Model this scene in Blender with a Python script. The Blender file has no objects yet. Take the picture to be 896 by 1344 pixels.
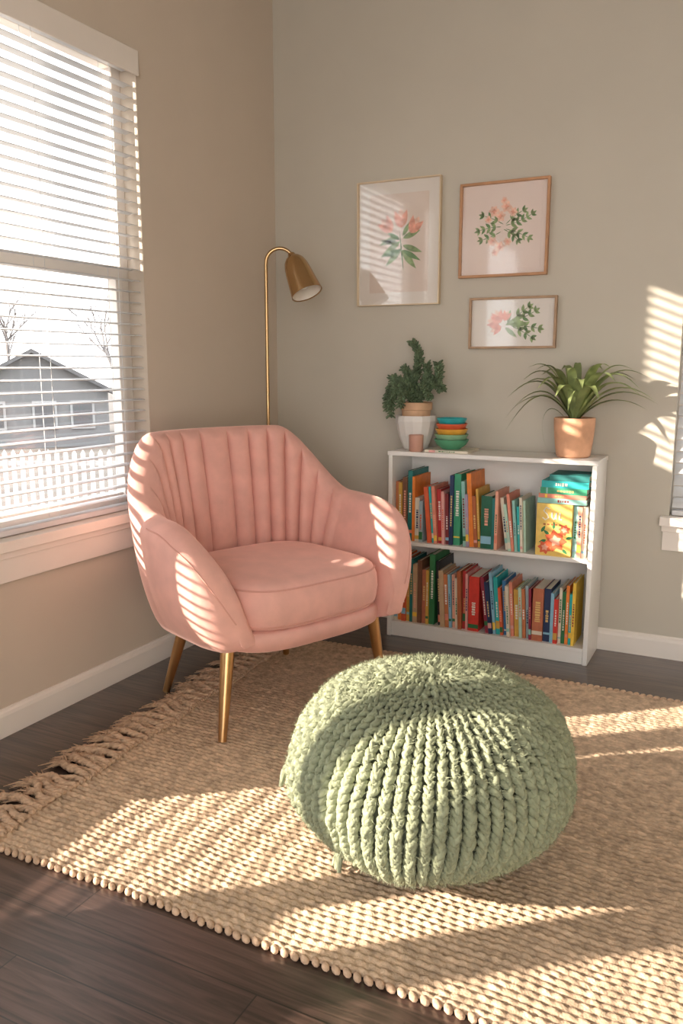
import bpy, bmesh, math, random
from mathutils import Vector, Matrix, Quaternion
import numpy as np
scene = bpy.context.scene
COL = scene.collection
PI = math.pi
rad = math.radians
random.seed(11)

# ------------------------------------------------------------------ materials
def pm(name, col, rough=.6, metal=0., var=0., vscale=8., bump=0., bscale=60., sheen=0., coat=0., stretch=(1, 1, 1), transl=0., spec=.5):
    m = bpy.data.materials.new(name); m.use_nodes = True
    nt = m.node_tree; N = nt.nodes; L = nt.links
    b = N['Principled BSDF']
    c = (*col, 1)
    b.inputs['Base Color'].default_value = c
    b.inputs['Roughness'].default_value = rough
    b.inputs['Metallic'].default_value = metal
    b.inputs['Specular IOR Level'].default_value = spec
    if sheen:
        b.inputs['Sheen Weight'].default_value = sheen
        b.inputs['Sheen Roughness'].default_value = .35
        b.inputs['Sheen Tint'].default_value = (min(1, col[0]*1.3+.1), min(1, col[1]*1.3+.1), min(1, col[2]*1.3+.1), 1)
    if coat: b.inputs['Coat Weight'].default_value = coat
    tc = N.new('ShaderNodeTexCoord'); mp = N.new('ShaderNodeMapping')
    mp.inputs['Scale'].default_value = stretch
    L.new(tc.outputs['Object'], mp.inputs['Vector'])
    nz = N.new('ShaderNodeTexNoise'); nz.inputs['Scale'].default_value = vscale; nz.inputs['Detail'].default_value = 4
    L.new(mp.outputs['Vector'], nz.inputs['Vector'])
    rp = N.new('ShaderNodeValToRGB')
    v = max(var, .015)
    rp.color_ramp.elements[0].position = .3; rp.color_ramp.elements[1].position = .7
    rp.color_ramp.elements[0].color = (*[x*(1-v) for x in col], 1)
    rp.color_ramp.elements[1].color = (*[min(1, x*(1+v)) for x in col], 1)
    L.new(nz.outputs['Fac'], rp.inputs['Fac']); L.new(rp.outputs['Color'], b.inputs['Base Color'])
    if bump:
        n2 = N.new('ShaderNodeTexNoise'); n2.inputs['Scale'].default_value = bscale; n2.inputs['Detail'].default_value = 3
        L.new(mp.outputs['Vector'], n2.inputs['Vector'])
        bp = N.new('ShaderNodeBump'); bp.inputs['Strength'].default_value = bump; bp.inputs['Distance'].default_value = .004
        L.new(n2.outputs['Fac'], bp.inputs['Height']); L.new(bp.outputs['Normal'], b.inputs['Normal'])
    if transl:
        tr = N.new('ShaderNodeBsdfTranslucent'); L.new(rp.outputs['Color'], tr.inputs['Color'])
        mx = N.new('ShaderNodeMixShader'); mx.inputs[0].default_value = transl
        out = N['Material Output']
        L.new(b.outputs[0], mx.inputs[1]); L.new(tr.outputs[0], mx.inputs[2]); L.new(mx.outputs[0], out.inputs[0])
    return m

def glass_mat(name, gloss=.06, tint=(1, 1, 1)):
    m = bpy.data.materials.new(name); m.use_nodes = True
    nt = m.node_tree; N = nt.nodes; L = nt.links
    N.remove(N['Principled BSDF'])
    t = N.new('ShaderNodeBsdfTransparent'); t.inputs[0].default_value = (*tint, 1)
    g = N.new('ShaderNodeBsdfGlossy'); g.inputs['Roughness'].default_value = .05
    mx = N.new('ShaderNodeMixShader'); mx.inputs[0].default_value = gloss
    L.new(t.outputs[0], mx.inputs[1]); L.new(g.outputs[0], mx.inputs[2]); L.new(mx.outputs[0], N['Material Output'].inputs[0])
    return m

def floor_mat():
    m = bpy.data.materials.new('dark_wood_floor'); m.use_nodes = True
    nt = m.node_tree; N = nt.nodes; L = nt.links; b = N['Principled BSDF']
    tc = N.new('ShaderNodeTexCoord')
    br = N.new('ShaderNodeTexBrick')
    br.offset = .37; br.inputs['Scale'].default_value = 1.0
    br.inputs['Brick Width'].default_value = 1.3; br.inputs['Row Height'].default_value = .125
    br.inputs['Mortar Size'].default_value = .0016; br.inputs['Bias'].default_value = 0
    br.inputs['Color1'].default_value = (.072, .042, .033, 1); br.inputs['Color2'].default_value = (.047, .029, .024, 1)
    br.inputs['Mortar'].default_value = (.010, .007, .006, 1)
    L.new(tc.outputs['Object'], br.inputs['Vector'])
    mp = N.new('ShaderNodeMapping'); mp.inputs['Scale'].default_value = (1.6, 26, 1)
    L.new(tc.outputs['Object'], mp.inputs['Vector'])
    nz = N.new('ShaderNodeTexNoise'); nz.inputs['Scale'].default_value = 2.2; nz.inputs['Detail'].default_value = 6; nz.inputs['Distortion'].default_value = 1.2
    L.new(mp.outputs[0], nz.inputs['Vector'])
    rp = N.new('ShaderNodeValToRGB'); rp.color_ramp.elements[0].position = .34; rp.color_ramp.elements[1].position = .68
    rp.color_ramp.elements[0].color = (.42, .40, .39, 1); rp.color_ramp.elements[1].color = (1.75, 1.72, 1.7, 1)
    L.new(nz.outputs['Fac'], rp.inputs['Fac'])
    mx = N.new('ShaderNodeMix'); mx.data_type = 'RGBA'; mx.blend_type = 'MULTIPLY'; mx.inputs[0].default_value = 1
    L.new(br.outputs['Color'], mx.inputs[6]); L.new(rp.outputs['Color'], mx.inputs[7]); L.new(mx.outputs[2], b.inputs['Base Color'])
    b.inputs['Roughness'].default_value = .32
    b.inputs['Coat Weight'].default_value = .8; b.inputs['Coat Roughness'].default_value = .24
    bp = N.new('ShaderNodeBump'); bp.inputs['Strength'].default_value = .14; bp.inputs['Distance'].default_value = .003
    L.new(nz.outputs['Fac'], bp.inputs['Height']); L.new(bp.outputs['Normal'], b.inputs['Normal'])
    return m

WALL = pm('greige_wall_paint', (.565, .52, .44), .85, var=.02, vscale=3, bump=.05, bscale=250)
WALL_GLOW = pm('greige_wall_warm_glow', (.625, .535, .44), .85, var=.02, vscale=3, bump=.05, bscale=250)  # same greige paint, with warm bounce light put into the left wall's colour
CEIL = pm('ceiling_paint', (.60, .55, .49), .9)
TRIM = pm('white_trim_paint', (.84, .775, .71), .4)
FLOOR = floor_mat()
WHITE = pm('white_lacquer', (.84, .82, .79), .35)
BLIND = pm('white_blind_slat', (.73, .73, .735), .45, transl=.10)
GLASS = glass_mat('window_glass', .05)
PGLASS = glass_mat('picture_glass', .05)
VELVET = pm('pink_velvet', (.77, .415, .35), .75, var=.08, vscale=14, sheen=1.0, bump=.05, bscale=120)
PIPE = pm('pink_piping', (.66, .33, .27), .75, sheen=.4)
BRASS = pm('brass', (.62, .38, .18), .3, metal=1., var=.05, vscale=10)
BRASSL = pm('lamp_brass', (.52, .34, .17), .24, metal=1., var=.06, vscale=12)
SAGE = pm('sage_yarn', (.295, .32, .205), .9, var=.20, vscale=45, bump=.5, bscale=170, sheen=.4)
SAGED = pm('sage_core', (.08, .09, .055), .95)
JUTE = pm('jute', (.56, .405, .275), .92, var=.32, vscale=45, bump=.6, bscale=240)
JUTE2 = pm('jute_rope', (.56, .385, .26), .92, var=.25, vscale=60, bump=.6, bscale=240)
TERRA = pm('terracotta', (.68, .37, .22), .75, var=.16, vscale=16, bump=.2, bscale=80)
TAN = pm('tan_clay', (.64, .40, .24), .7, var=.1, vscale=20)
CERAM = pm('white_ceramic', (.80, .77, .73), .5, bump=.08, bscale=60)
SOIL = pm('soil', (.05, .035, .025), .95, bump=.8, bscale=120)
LEAFD = pm('dark_leaf', (.110, .160, .085), .6, var=.45, vscale=40)
LEAFS = pm('strap_leaf', (.24, .29, .11), .45, var=.45, vscale=14, transl=.2)
STEM = pm('plant_stem', (.10, .12, .05), .7)
PAGES = pm('book_pages', (.80, .74, .62), .85, var=.08, vscale=90, stretch=(8, 1, 1))
TITLEW = pm('title_cream', (.85, .82, .74), .6)
TITLEG = pm('title_gold', (.75, .52, .2), .5)

# ------------------------------------------------------------------ mesh builder
def unit_sphere(n, m):
    v = [(0, 0, 1)]
    for j in range(1, m):
        p = PI*j/m
        for i in range(n):
            t = 2*PI*i/n
            v.append((math.sin(p)*math.cos(t), math.sin(p)*math.sin(t), math.cos(p)))
    v.append((0, 0, -1)); f = []
    for i in range(n): f.append((0, 1+i, 1+(i+1) % n))
    for j in range(m-2):
        for i in range(n):
            a = 1+j*n+i; b = 1+j*n+(i+1) % n
            f.append((a, a+n, b+n, b))
    k = len(v)-1; s = 1+(m-2)*n
    for i in range(n): f.append((k, s+(i+1) % n, s+i))
    return v, f
US = {}
class MB:
    def __init__(s): s.v = []; s.f = []
    def add(s, v, f):
        o = len(s.v); s.v.extend(v); s.f.extend([tuple(i+o for i in q) for q in f]); return s
    def box(s, x0, x1, y0, y1, z0, z1, P=None):
        v = [(x, y, z) for x in (x0, x1) for y in (y0, y1) for z in (z0, z1)]
        if P: v = [P(*q) for q in v]
        return s.add(v, [(0, 1, 3, 2), (4, 6, 7, 5), (0, 4, 5, 1), (2, 3, 7, 6), (0, 2, 6, 4), (1, 5, 7, 3)])
    def ell(s, c, A, B, D, n=8, m=5):
        if (n, m) not in US: US[(n, m)] = unit_sphere(n, m)
        uv, uf = US[(n, m)]
        return s.add([(c[0]+a*A[0]+b*B[0]+d*D[0], c[1]+a*A[1]+b*B[1]+d*D[1], c[2]+a*A[2]+b*B[2]+d*D[2]) for a, b, d in uv], uf)
    def tube(s, pts, r, n=10, close=False):
        pts = [Vector(p) for p in pts]; k = len(pts)
        rs = r if isinstance(r, (list, tuple)) else [r]*k
        T = []
        for i in range(k):
            if close: t = pts[(i+1) % k]-pts[i-1]
            else: t = pts[min(i+1, k-1)]-pts[max(i-1, 0)]
            T.append(t.normalized() if t.length > 1e-9 else Vector((0, 0, 1)))
        up = Vector((0, 0, 1)) if abs(T[0].z) < .9 else Vector((1, 0, 0))
        u = T[0].cross(up).normalized(); v = []; f = []
        for i in range(k):
            u = (u-T[i]*u.dot(T[i])).normalized(); w = T[i].cross(u)
            for j in range(n):
                a = 2*PI*j/n
                v.append(tuple(pts[i]+(u*math.cos(a)+w*math.sin(a))*rs[i]))
        for i in range(k if close else k-1):
            for j in range(n):
                a = i*n+j; b = i*n+(j+1) % n; i2 = (i+1) % k
                f.append((a, b, i2*n+(j+1) % n, i2*n+j))
        if not close:
            f.append(tuple(range(n-1, -1, -1))); f.append(tuple((k-1)*n+j for j in range(n)))
        return s.add(v, f)
    def lathe(s, prof, n=40, c=(0, 0, 0), mod=None):
        v = []; f = []; k = len(prof)
        for (r, z) in prof:
            for j in range(n):
                a = 2*PI*j/n; rr = r*(mod(a, z) if mod else 1)
                v.append((c[0]+rr*math.cos(a), c[1]+rr*math.sin(a), c[2]+z))
        for i in range(k-1):
            for j in range(n):
                a = i*n+j; b = i*n+(j+1) % n
                f.append((a, b, b+n, a+n))
        if prof[0][0] > 1e-6: f.append(tuple(range(n-1, -1, -1)))
        if prof[-1][0] > 1e-6: f.append(tuple((k-1)*n+j for j in range(n)))
        return s.add(v, f)
    def poly(s, pts): return s.add(pts, [tuple(range(len(pts)))])
    def build(s, name, mat, parent=None, smooth=True, bevel=0, loc=None, clean=True, ang=40):
        me = bpy.data.meshes.new(name); me.from_pydata(s.v, [], s.f)
        if clean:
            bm = bmesh.new(); bm.from_mesh(me)
            bmesh.ops.remove_doubles(bm, verts=bm.verts, dist=1e-6)
            bmesh.ops.recalc_face_normals(bm, faces=bm.faces); bm.to_mesh(me); bm.free()
        me.materials.append(mat)
        if smooth:
            me.polygons.foreach_set('use_smooth', [True]*len(me.polygons))
            me.set_sharp_from_angle(angle=rad(ang))
        me.update()
        o = bpy.data.objects.new(name, me); COL.objects.link(o)
        if parent: o.parent = parent
        if loc: o.location = loc
        if bevel:
            b = o.modifiers.new('bevel', 'BEVEL'); b.width = bevel; b.segments = 2; b.limit_method = 'ANGLE'; b.angle_limit = rad(40)
        return o

def thing(name, label, cat, loc=(0, 0, 0), rotz=0, group=None):
    o = bpy.data.objects.new(name, None); COL.objects.link(o); o.empty_display_size = .05
    o.location = loc; o.rotation_euler = (0, 0, rotz); o['label'] = label; o['category'] = cat
    if group: o['group'] = group
    return o
def tag(o, label, cat, group=None):
    o['label'] = label; o['category'] = cat
    if group: o['group'] = group
    return o
def struct(o): o['kind'] = 'structure'; return o
def smooth(a, b, x):
    t = max(0, min(1, (x-a)/(b-a))); return t*t*(3-2*t)
def lerp(a, b, t): return a+(b-a)*t

# ------------------------------------------------------------------ room shell
PL = lambda d, s, z: (-d, s, z)       # left wall: depth into wall, along y, up
PB = lambda d, s, z: (s, d, z)        # back wall
HC = 2.74; WT = .12
def wall(name, P, s0, s1, holes, mat):
    m = MB(); cur = s0
    for (a, b, z0, z1) in sorted(holes):
        m.box(0, WT, cur, a, 0, HC, P); m.box(0, WT, a, b, 0, z0, P); m.box(0, WT, a, b, z1, HC, P); cur = b
    m.box(0, WT, cur, s1, 0, HC, P)
    return struct(m.build(name, mat, smooth=False))
W1 = (-1.86, -.93, .62, 2.22); W2 = (1.764, 2.75, .57, 2.15)
W6 = (-2.28, -1.93, .54, 2.22); W3 = (-2.98, -2.33, .26, 2.22); W4 = (-3.27, -3.00, .53, 2.22); W5 = (-4.60, -3.33, .56, 2.22)
wall('wall_left', PL, -6.0, .12, [W5, W4, W3, W6, W1], WALL_GLOW)
wall('wall_back', PB, 0, 4.2, [W2], WALL)
struct(MB().box(4.2, 4.32, -6, .12, 0, HC).build('wall_right', WALL, smooth=False))  # unseen wall, put in to cut ambient light from the right
struct(MB().box(-.12, 1.75, -6.12, -6.0, 0, HC).build('added_wall_front', WALL, smooth=False))  # unseen partial wall, added to block light and darken the left corner
struct(MB().box(0, 4.2, -6, 0, -.08, 0).build('floor', FLOOR, smooth=False))
struct(MB().box(-.12, 4.32, -6, .12, HC, HC+.08).build('ceiling', CEIL, smooth=False))
def baseboard(name, P, s0, s1):
    m = MB(); pr = [(0, 0), (-.014, 0), (-.014, .068), (-.011, .078), (-.006, .084), (-.005, .090), (0, .090)]
    v = [P(d, s, z) for s in (s0, s1) for d, z in pr]; k = len(pr)
    f = [(i, (i+1) % k, k+(i+1) % k, k+i) for i in range(k)]+[tuple(range(k)), tuple(range(2*k-1, k-1, -1))]
    m.add(v, f); return struct(m.build(name, TRIM, smooth=False))
baseboard('baseboard_left', PL, -6, -.0); baseboard('baseboard_back', PB, .014, 4.2)

def window(name, P, W, zr, fw=.045, stile=.035):
    a, b, z0, z1 = W; m = MB()
    d0, d1 = .072, .118
    m.box(d0, d1, a, a+fw, z0, z1, P).box(d0, d1, b-fw, b, z0, z1, P)
    m.box(d0, d1, a+fw, b-fw, z0, z0+fw+.015, P).box(d0, d1, a+fw, b-fw, z1-fw, z1, P)
    m.box(d0-.012, d1-.01, a+fw*.5, b-fw*.5, zr-.022, zr+.022, P)
    if stile: m.box(d0-.010, d1-.015, a+fw, a+fw+stile, z0+fw, zr, P).box(d0-.010, d1-.015, b-fw-stile, b-fw, z0+fw, zr, P)
    o = struct(m.build(name, TRIM, smooth=False, bevel=.003))
    MB().box(.096, .099, a+fw*.7, b-fw*.7, z0+.03, z1-.03, P).build('pane', GLASS, o, smooth=False)
    return o
window('window_1', PL, W1, 1.48); window('window_2', PB, W2, 1.36)
window('unseen_window_3', PL, W3, 1.62, .016, 0); window('unseen_window_4', PL, W4, 1.76, .012, 0); window('unseen_window_5', PL, W5, 1.80, .016, 0); window('unseen_window_6', PL, W6, 1.70, .016, 0)  # unseen windows, added with sills and widths shaped to place the sun patches
def sill(name, P, W, ext=.03, ap=.10):
    a, b, z0, _ = W; m = MB()
    m.box(0, .072, a+.0005, b-.0005, z0-.001, z0+.004, P)
    m.box(-.045, -.0003, a-ext, b+ext, z0-.030, z0+.004, P)
    m.box(-.018, -.0003, a-ext+.012, b+ext-.012, z0-.03-ap, z0-.0555, P)
    m.box(-.026, -.0003, a-ext+.008, b+ext-.008, z0-.055, z0-.0305, P)
    return struct(m.build(name, TRIM, smooth=False, bevel=.002))
sill('trim_1', PL, W1); sill('trim_2', PB, W2)

def blind(P, W, label, hd=.022, tilt=2, sp=.0405):
    a, b, z0, z1 = W; a += .008; b -= .008
    t = thing('window_blind', label, 'blind', P(.03, (a+b)/2, z1))
    off = Vector(P(.03, (a+b)/2, z1))
    Q = lambda d, s, z: tuple(Vector(P(d, s, z))-off)
    MB().box(.008, .056, a, b, z1-.05, z1-.002, Q).build('headrail', BLIND, t, smooth=False)
    MB().box(-.020, -.010, a-.004, b+.004, z1-.075, z1+.008, Q).build('valance', TRIM, t, smooth=False, bevel=.004)
    m = MB(); z = z0+.054; ct, st = math.cos(rad(tilt)), math.sin(rad(tilt))
    while z < z1-.07:
        prof = [(-hd, -.0026), (-hd/2, .0), (0, .0010), (hd/2, .0), (hd, -.0026)]
        v = []
        for s in (a, b):
            for th in (0, .0022):
                for d, e in prof: v.append(Q(.031+d*ct-(e+th)*st, s, z+d*st+(e+th)*ct))
        f = []
        for i in range(4):
            f += [(i, i+1, 11+i, 10+i), (5+i, 15+i, 16+i, 6+i), (i, 5+i, 6+i, i+1), (10+i, 11+i, 16+i, 15+i)]
        f += [(0, 10, 15, 5), (4, 9, 19, 14)]
        m.add(v, f); z += sp
    m.build('slats', BLIND, t)
    MB().box(.009, .053, a, b, z0+.006, z0+.026, Q).build('bottom_rail', BLIND, t, smooth=False, bevel=.003)
    for s in (a+(b-a)*.13, (a+b)/2, b-(b-a)*.13):
        for d in (.0072, .0548): MB().tube([Q(d, s, z0+.03), Q(d, s, z1-.05)], .0010, 5).build('ladder_cord', BLIND, t)
    return t
blind(PL, W1, 'white slatted blind hanging in the big window left of the pink armchair', .021, 2, .0390)
blind(PB, W2, 'white slatted blind cut by the right edge beyond the bookcase', .023, 52, .0445)
blind(PL, W3, 'white slatted blind outside the frame that stripes the sun on the pouf', .009, 2, .034)  # this and the next blinds are unseen, added to stripe the sun
blind(PL, W5, 'white slatted blind outside the frame nearest the camera', .009, 2, .034)
blind(PL, W6, 'white slatted blind outside the frame on the narrowest window', .010, 2, .034)

# ------------------------------------------------------------------ outside
GROUND = pm('winter_ground', (.085, .073, .062), .95, var=.2, vscale=.5)
HW = pm('grey_siding', (.155, .155, .157), .8, var=.05, vscale=2); HR = pm('grey_roof', (.105, .104, .106), .9, var=.1, vscale=4)
HT = pm('house_trim', (.30, .30, .30), .7); HG = pm('house_glass', (.09, .09, .095), .3)
BARK = pm('bare_bark', (.13, .12, .12), .9); PICK = pm('white_fence_paint', (.42, .40, .385), .7)
struct(MB().box(-90, -.3, -40, 90, -2.1, -2.0).build('ground', GROUND, smooth=False))
struct(MB().box(-.60, -.52, -1.70, -1.39, -2.0, 2.9).build('added_sun_blocker', PICK, smooth=False, bevel=.01))  # added out of view to block sun at the right of the left window
h = thing('house', 'grey gabled house seen through the blind beyond the fence', 'house', (-22.9, 19.8, -2.0), rad(47))
MB().box(-2.75, 2.75, 0, 8, 0, 2.2).add([(-2.75, 0, 2.2), (2.75, 0, 2.2), (0, 0, 3.6), (-2.75, 8, 2.2), (2.75, 8, 2.2), (0, 8, 3.6)],
    [(0, 1, 2), (3, 5, 4), (0, 2, 5, 3), (1, 4, 5, 2)]).build('wall', HW, h, smooth=False)
r = MB()
for sg in (-1, 1):
    v = [(sg*3.2, -.4, 1.92), (0, -.4, 3.62), (0, 8.4, 3.62), (sg*3.2, 8.4, 1.92)]
    r.add(v+[(x, y, z+.16) for x, y, z in v], [(0, 1, 2, 3), (4, 7, 6, 5), (0, 4, 5, 1), (1, 5, 6, 2), (2, 6, 7, 3), (3, 7, 4, 0)])
r.build('roof', HR, h, smooth=False)
for x in (-1.5, .35, 1.75):
    w = MB().box(x-.45, x+.45, -.06, -.005, .7, 1.8).build('window', HT, h, smooth=False)
    MB().box(x-.36, x+.36, -.08, -.062, .79, 1.71).build('pane', HG, w, smooth=False)
fe = thing('picket_fence', 'white picket fence outside the window in front of the grey house', 'fence', (-10.5, 8.2, -2.0), rad(26.8))
m = MB(); x = -4.5
while x < 5:
    m.box(x-.045, x+.045, -.012, .012, .05, 1.46)
    m.add([(x-.045, -.012, 1.46), (x+.045, -.012, 1.46), (x, -.012, 1.54), (x-.045, .012, 1.46), (x+.045, .012, 1.46), (x, .012, 1.54)], [(0, 1, 2), (3, 5, 4), (0, 2, 5, 3), (1, 4, 5, 2)]); x += .17
m.build('pickets', PICK, fe, smooth=False)
for z in (.3, 1.22): MB().box(-4.6, 5.05, .013, .05, z, z+.09).build('rail', PICK, fe, smooth=False)
for x in (-4.55, -1.4, 1.8, 5.0): MB().box(x-.06, x+.06, .051, .17, 0, 1.56).build('post', PICK, fe, smooth=False)
def tree(loc, H, label, seed):
    rnd = random.Random(seed); m = MB()
    def br(p, d, L, r, k):
        q = p+d*L*.5+Vector((rnd.uniform(-.05, .05), rnd.uniform(-.05, .05), 0))*L; e = p+d*L
        m.tube([p, q, e], [r, r*.85, r*.65], 5)
        if k == 0: return
        for i in range(3 if k > 1 else 4):
            nd = (d+Vector((rnd.uniform(-.75, .75), rnd.uniform(-.75, .75), rnd.uniform(-.1, .5)))).normalized()
            br(p.lerp(e, rnd.uniform(.6, 1)), nd, L*rnd.uniform(.6, .8), r*.55, k-1)
    br(Vector((0, 0, 0)), Vector((0, 0, 1)), H*.36, .17, 5)
    o = m.build('bare_tree', BARK, loc=loc, clean=False); return tag(o, label, 'tree')
tree((-39.0, 33.0, -2), 9.2, 'bare winter tree behind the grey house at the left edge', 3)
tree((-30.2, 32.6, -2), 8.4, 'bare winter tree to the right of the grey house', 8)

# ------------------------------------------------------------------ rug
RZ = .0150
def rug_x0(y): return lerp(.455, .37, (y+2.13)/1.66)+.006*math.sin(y*17)
t = thing('jute_rug', 'chunky woven jute rug with a tasselled left edge on the dark floor', 'rug', (0, 0, 0))
NX, NY = 600, 480; X1 = 2.92
ys = np.linspace(-2.13, -.47, NY); us = np.linspace(0, 1, NX)
x0 = .455+(.37-.455)*(ys+2.13)/1.66+.006*np.sin(ys*17)
X = x0[:, None]+(X1-x0)[:, None]*us[None, :]; Y = np.repeat(ys[:, None], NX, 1)
Yw = Y+.004*np.sin(X*9)+.0025*np.sin(X*23)
ry, px = .0182, .0270
yy = (ys+2.13)/ry; j = np.floor(yy); fy = yy-j; ji = j.astype(int)
rng = np.random.default_rng(4); nr_ = int(j.max())+1
amp = rng.uniform(.78, 1.1, nr_)[ji]; ph = rng.uniform(0, 1, nr_)[ji]; fr = rng.uniform(.93, 1.07, nr_)[ji]
row_ = np.sqrt(np.abs(np.sin(PI*fy)))*amp
bumpx = .5+.5*np.cos(2*PI*(X/px*fr[:, None]+ph[:, None]+.55*(fy[:, None]-.5)+.12*np.sin(X*31+ph[:, None]*40)))
Z = .0048+.0095*row_[:, None]*(.6+.4*bumpx**.6)
V = np.stack([X, Yw, Z], -1).reshape(-1, 3)
idx = np.arange(NX*NY).reshape(NY, NX)
F = np.stack([idx[:-1, :-1], idx[:-1, 1:], idx[1:, 1:], idx[1:, :-1]], -1).reshape(-1, 4)
mm = MB(); mm.v = V.tolist(); mm.f = F.tolist()
mm.build('weave', JUTE, t, clean=False, ang=180)
for ye, sg in ((-2.13, -1), (-.47, 1)):
    bd = MB(); x = rug_x0(ye)
    while x < X1:
        y = ye+.004*math.sin(x*9)+sg*.005+random.uniform(-.002, .002)
        a = random.uniform(.5, .9)*sg
        bd.ell((x, y, .0080), (.0135*math.cos(a), .0135*math.sin(a), 0), (-.0082*math.sin(a), .0082*math.cos(a), 0), (0, 0, .0076), 8, 5); x += .0225
    bd.build('edge_binding', JUTE2, t, clean=False, ang=180)
y = -2.125; k = 0
while y < -.5:
    x = rug_x0(y); m = MB(); L = random.uniform(.09, .15); dy = random.uniform(-.045, .045)
    pts0 = []; wob = random.uniform(-.013, .013)
    for i in range(13):
        q = i/12; pts0.append(Vector((x+.014-L*q, y+dy*q*q+wob*math.sin(q*6), .0130+.007*math.sin(q*PI)*(k % 2))))
    for s3 in range(3):
        pts = [p+Vector((0, math.cos(i*1.35+s3*2.094)*.0064, math.sin(i*1.35+s3*2.094)*.0052)) for i, p in enumerate(pts0)]
        m.tube(pts, .0066, 6)
    e = pts0[random.choice((7, 8, 9))]; m.ell(e, (.011, 0, 0), (0, .0150, 0), (0, 0, .0122), 8, 5)
    for s3 in range(16):
        a = -1.2+.15*s3+random.uniform(-.25, .25); e = pts0[-1]+Vector((random.uniform(0, .03), 0, 0)); l = random.uniform(.5, 1.3)
        m.tube([e, e+Vector((-.020*l, .016*a, random.uniform(-.004, .006))), e+Vector((-.048*l, .030*a+random.uniform(-.012, .012), -.007))], [.0032, .0025, .0010], 5)
    m.build('tassel', JUTE2, t, clean=False, ang=180)
    y += random.uniform(.019, .026); k += 1

# ------------------------------------------------------------------ armchair
ch = thing('armchair', 'pink velvet barrel armchair with channel-tufted back and brass legs', 'armchair', (.55, -1.01, 0), rad(-22))
ZB = .290; XM, XB, WB = -.02, -.300, .360
XFs = lambda s: .314 if s < 0 else .364
def plan0(s):
    u = abs(s); sg = 1 if s >= 0 else -1
    if u <= .5:
        th = u/.5*PI/2; c = max(math.cos(th), 0)
        return Vector((XM-(XM-XB)*c**.84, sg*WB*math.sin(th)**.84))
    q = (u-.5)/.5
    return Vector((lerp(XM, XFs(s), q), sg*(WB-.036*smooth(.5, 1.1, q)*1.2)))
def plan(s):
    p = plan0(s); t = plan0(s+.014)-plan0(s-.014); n = Vector((t.y, -t.x)).normalized()
    if n.dot(p-Vector((.05, 0))) < 0: n = -n
    return p.x, p.y, n
def xe(s): return max(0, (abs(s)-.87)/.13)
def zbot(s): return ZB+.022*xe(s)**2
def hgt(s):
    u = abs(s); hh = lerp(.925, .688, smooth(.21, .51, u))-.02*max(0, u-.51)/.4
    us_, pw = (.62, 2.2) if s < 0 else (.66, 2.3)
    if u > us_:
        q = (u-us_)/(1-us_); he = ZB+.055; hh = he+(hh-he)*max(0, 1-q**pw)**(.68 if s < 0 else .60)
    return hh
def flare(s, z):
    u = abs(s); F_ = lerp(.062, .122, smooth(.25, .6, u))
    return F_*max(0, (z-ZB)/.40)**.75
def th_of(s):
    u = abs(s); t0 = lerp(.096, .112, smooth(.3, .62, u)); return t0, t0*math.sqrt(max(.16, 1-xe(s)**2))
def section(s):
    bx, by, n = plan(s); u = abs(s); hh = hgt(s); zb = zbot(s)
    th0, th = th_of(s); sh_ = (th0-th)*.5
    rv = min(th/2*1.05, (hh-zb)*.48)
    pts = []
    NO = 14
    def chan():
        if u > .535: return 0
        c = (s/.535*.5+.5)*15
        g = abs(math.sin(PI*c))**.38
        return (.038*g-.028)*(1-smooth(.48, .535, u))
    bl = lerp(.012, .028, smooth(.4, .7, u))*(1-.7*smooth(.85, 1, u))
    for i in range(NO):
        q = i/(NO-1); z = lerp(zb, hh-rv, q); o = flare(s, z)+bl*math.sin(PI*q**.85)-sh_; pts.append((o, z))
    oc = flare(s, hh-rv)-sh_; g0 = chan()
    for i in range(1, 14):
        a = PI*i/14; g = g0*smooth(.5, .98, i/14)
        ca, sa = math.cos(a), math.sin(a)
        pts.append((oc-th/2+(th/2)*ca-g*abs(min(0, ca)), hh-rv+rv*sa))
    for i in range(NO):
        q = i/(NO-1); z = lerp(hh-rv, zb, q)
        pts.append((flare(s, z)-sh_-th-.012*math.sin(PI*min(1, q*1.2))-g0, z))
    return [(bx+n.x*o, by+n.y*o, z) for o, z in pts]
NS = 560; secs = [section(-1+2*i/NS) for i in range(NS+1)]; K = len(secs[0])
m = MB(); m.v = [p for s_ in secs for p in s_]
for i in range(NS):
    for q in range(K): m.f.append((i*K+q, i*K+(q+1) % K, (i+1)*K+(q+1) % K, (i+1)*K+q))
m.f.append(tuple(range(K))); m.f.append(tuple(NS*K+q for q in range(K-1, -1, -1)))
m.build('backrest_and_arms', VELVET, ch, ang=75)
for sg in (-1, 1):
    pts = []
    for i in range(44):
        s = sg*lerp(.56, .985, i/43); bx, by, n = plan(s); hh = hgt(s); zb = zbot(s)
        th0, th = th_of(s); sh_ = (th0-th)*.5; rv = min(th/2*1.05, (hh-zb)*.48)
        o = flare(s, hh-rv)-sh_-th/2+(th/2)*.86; z = hh-rv+rv*.51
        pts.append((bx+n.x*o, by+n.y*o, z))
    MB().tube(pts, .0024, 6).build('piping', PIPE, ch)
def slab(layers, hx, hy, cx, n=72, e=4.5):
    m = MB(); v = []
    for z, ins in layers:
        for i in range(n):
            a = 2*PI*i/n; c, s = math.cos(a), math.sin(a)
            x = (hx-ins)*math.copysign(abs(c)**(2/e), c); y = (hy-ins)*math.copysign(abs(s)**(2/e), s)
            v.append((cx+x, y, z))
    m.v = v
    for i in range(len(layers)-1):
        for q in range(n): m.f.append((i*n+q, i*n+(q+1) % n, (i+1)*n+(q+1) % n, (i+1)*n+q))
    m.f.append(tuple(range(n-1, -1, -1))); m.f.append(tuple((len(layers)-1)*n+q for q in range(n)))
    return m
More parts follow.
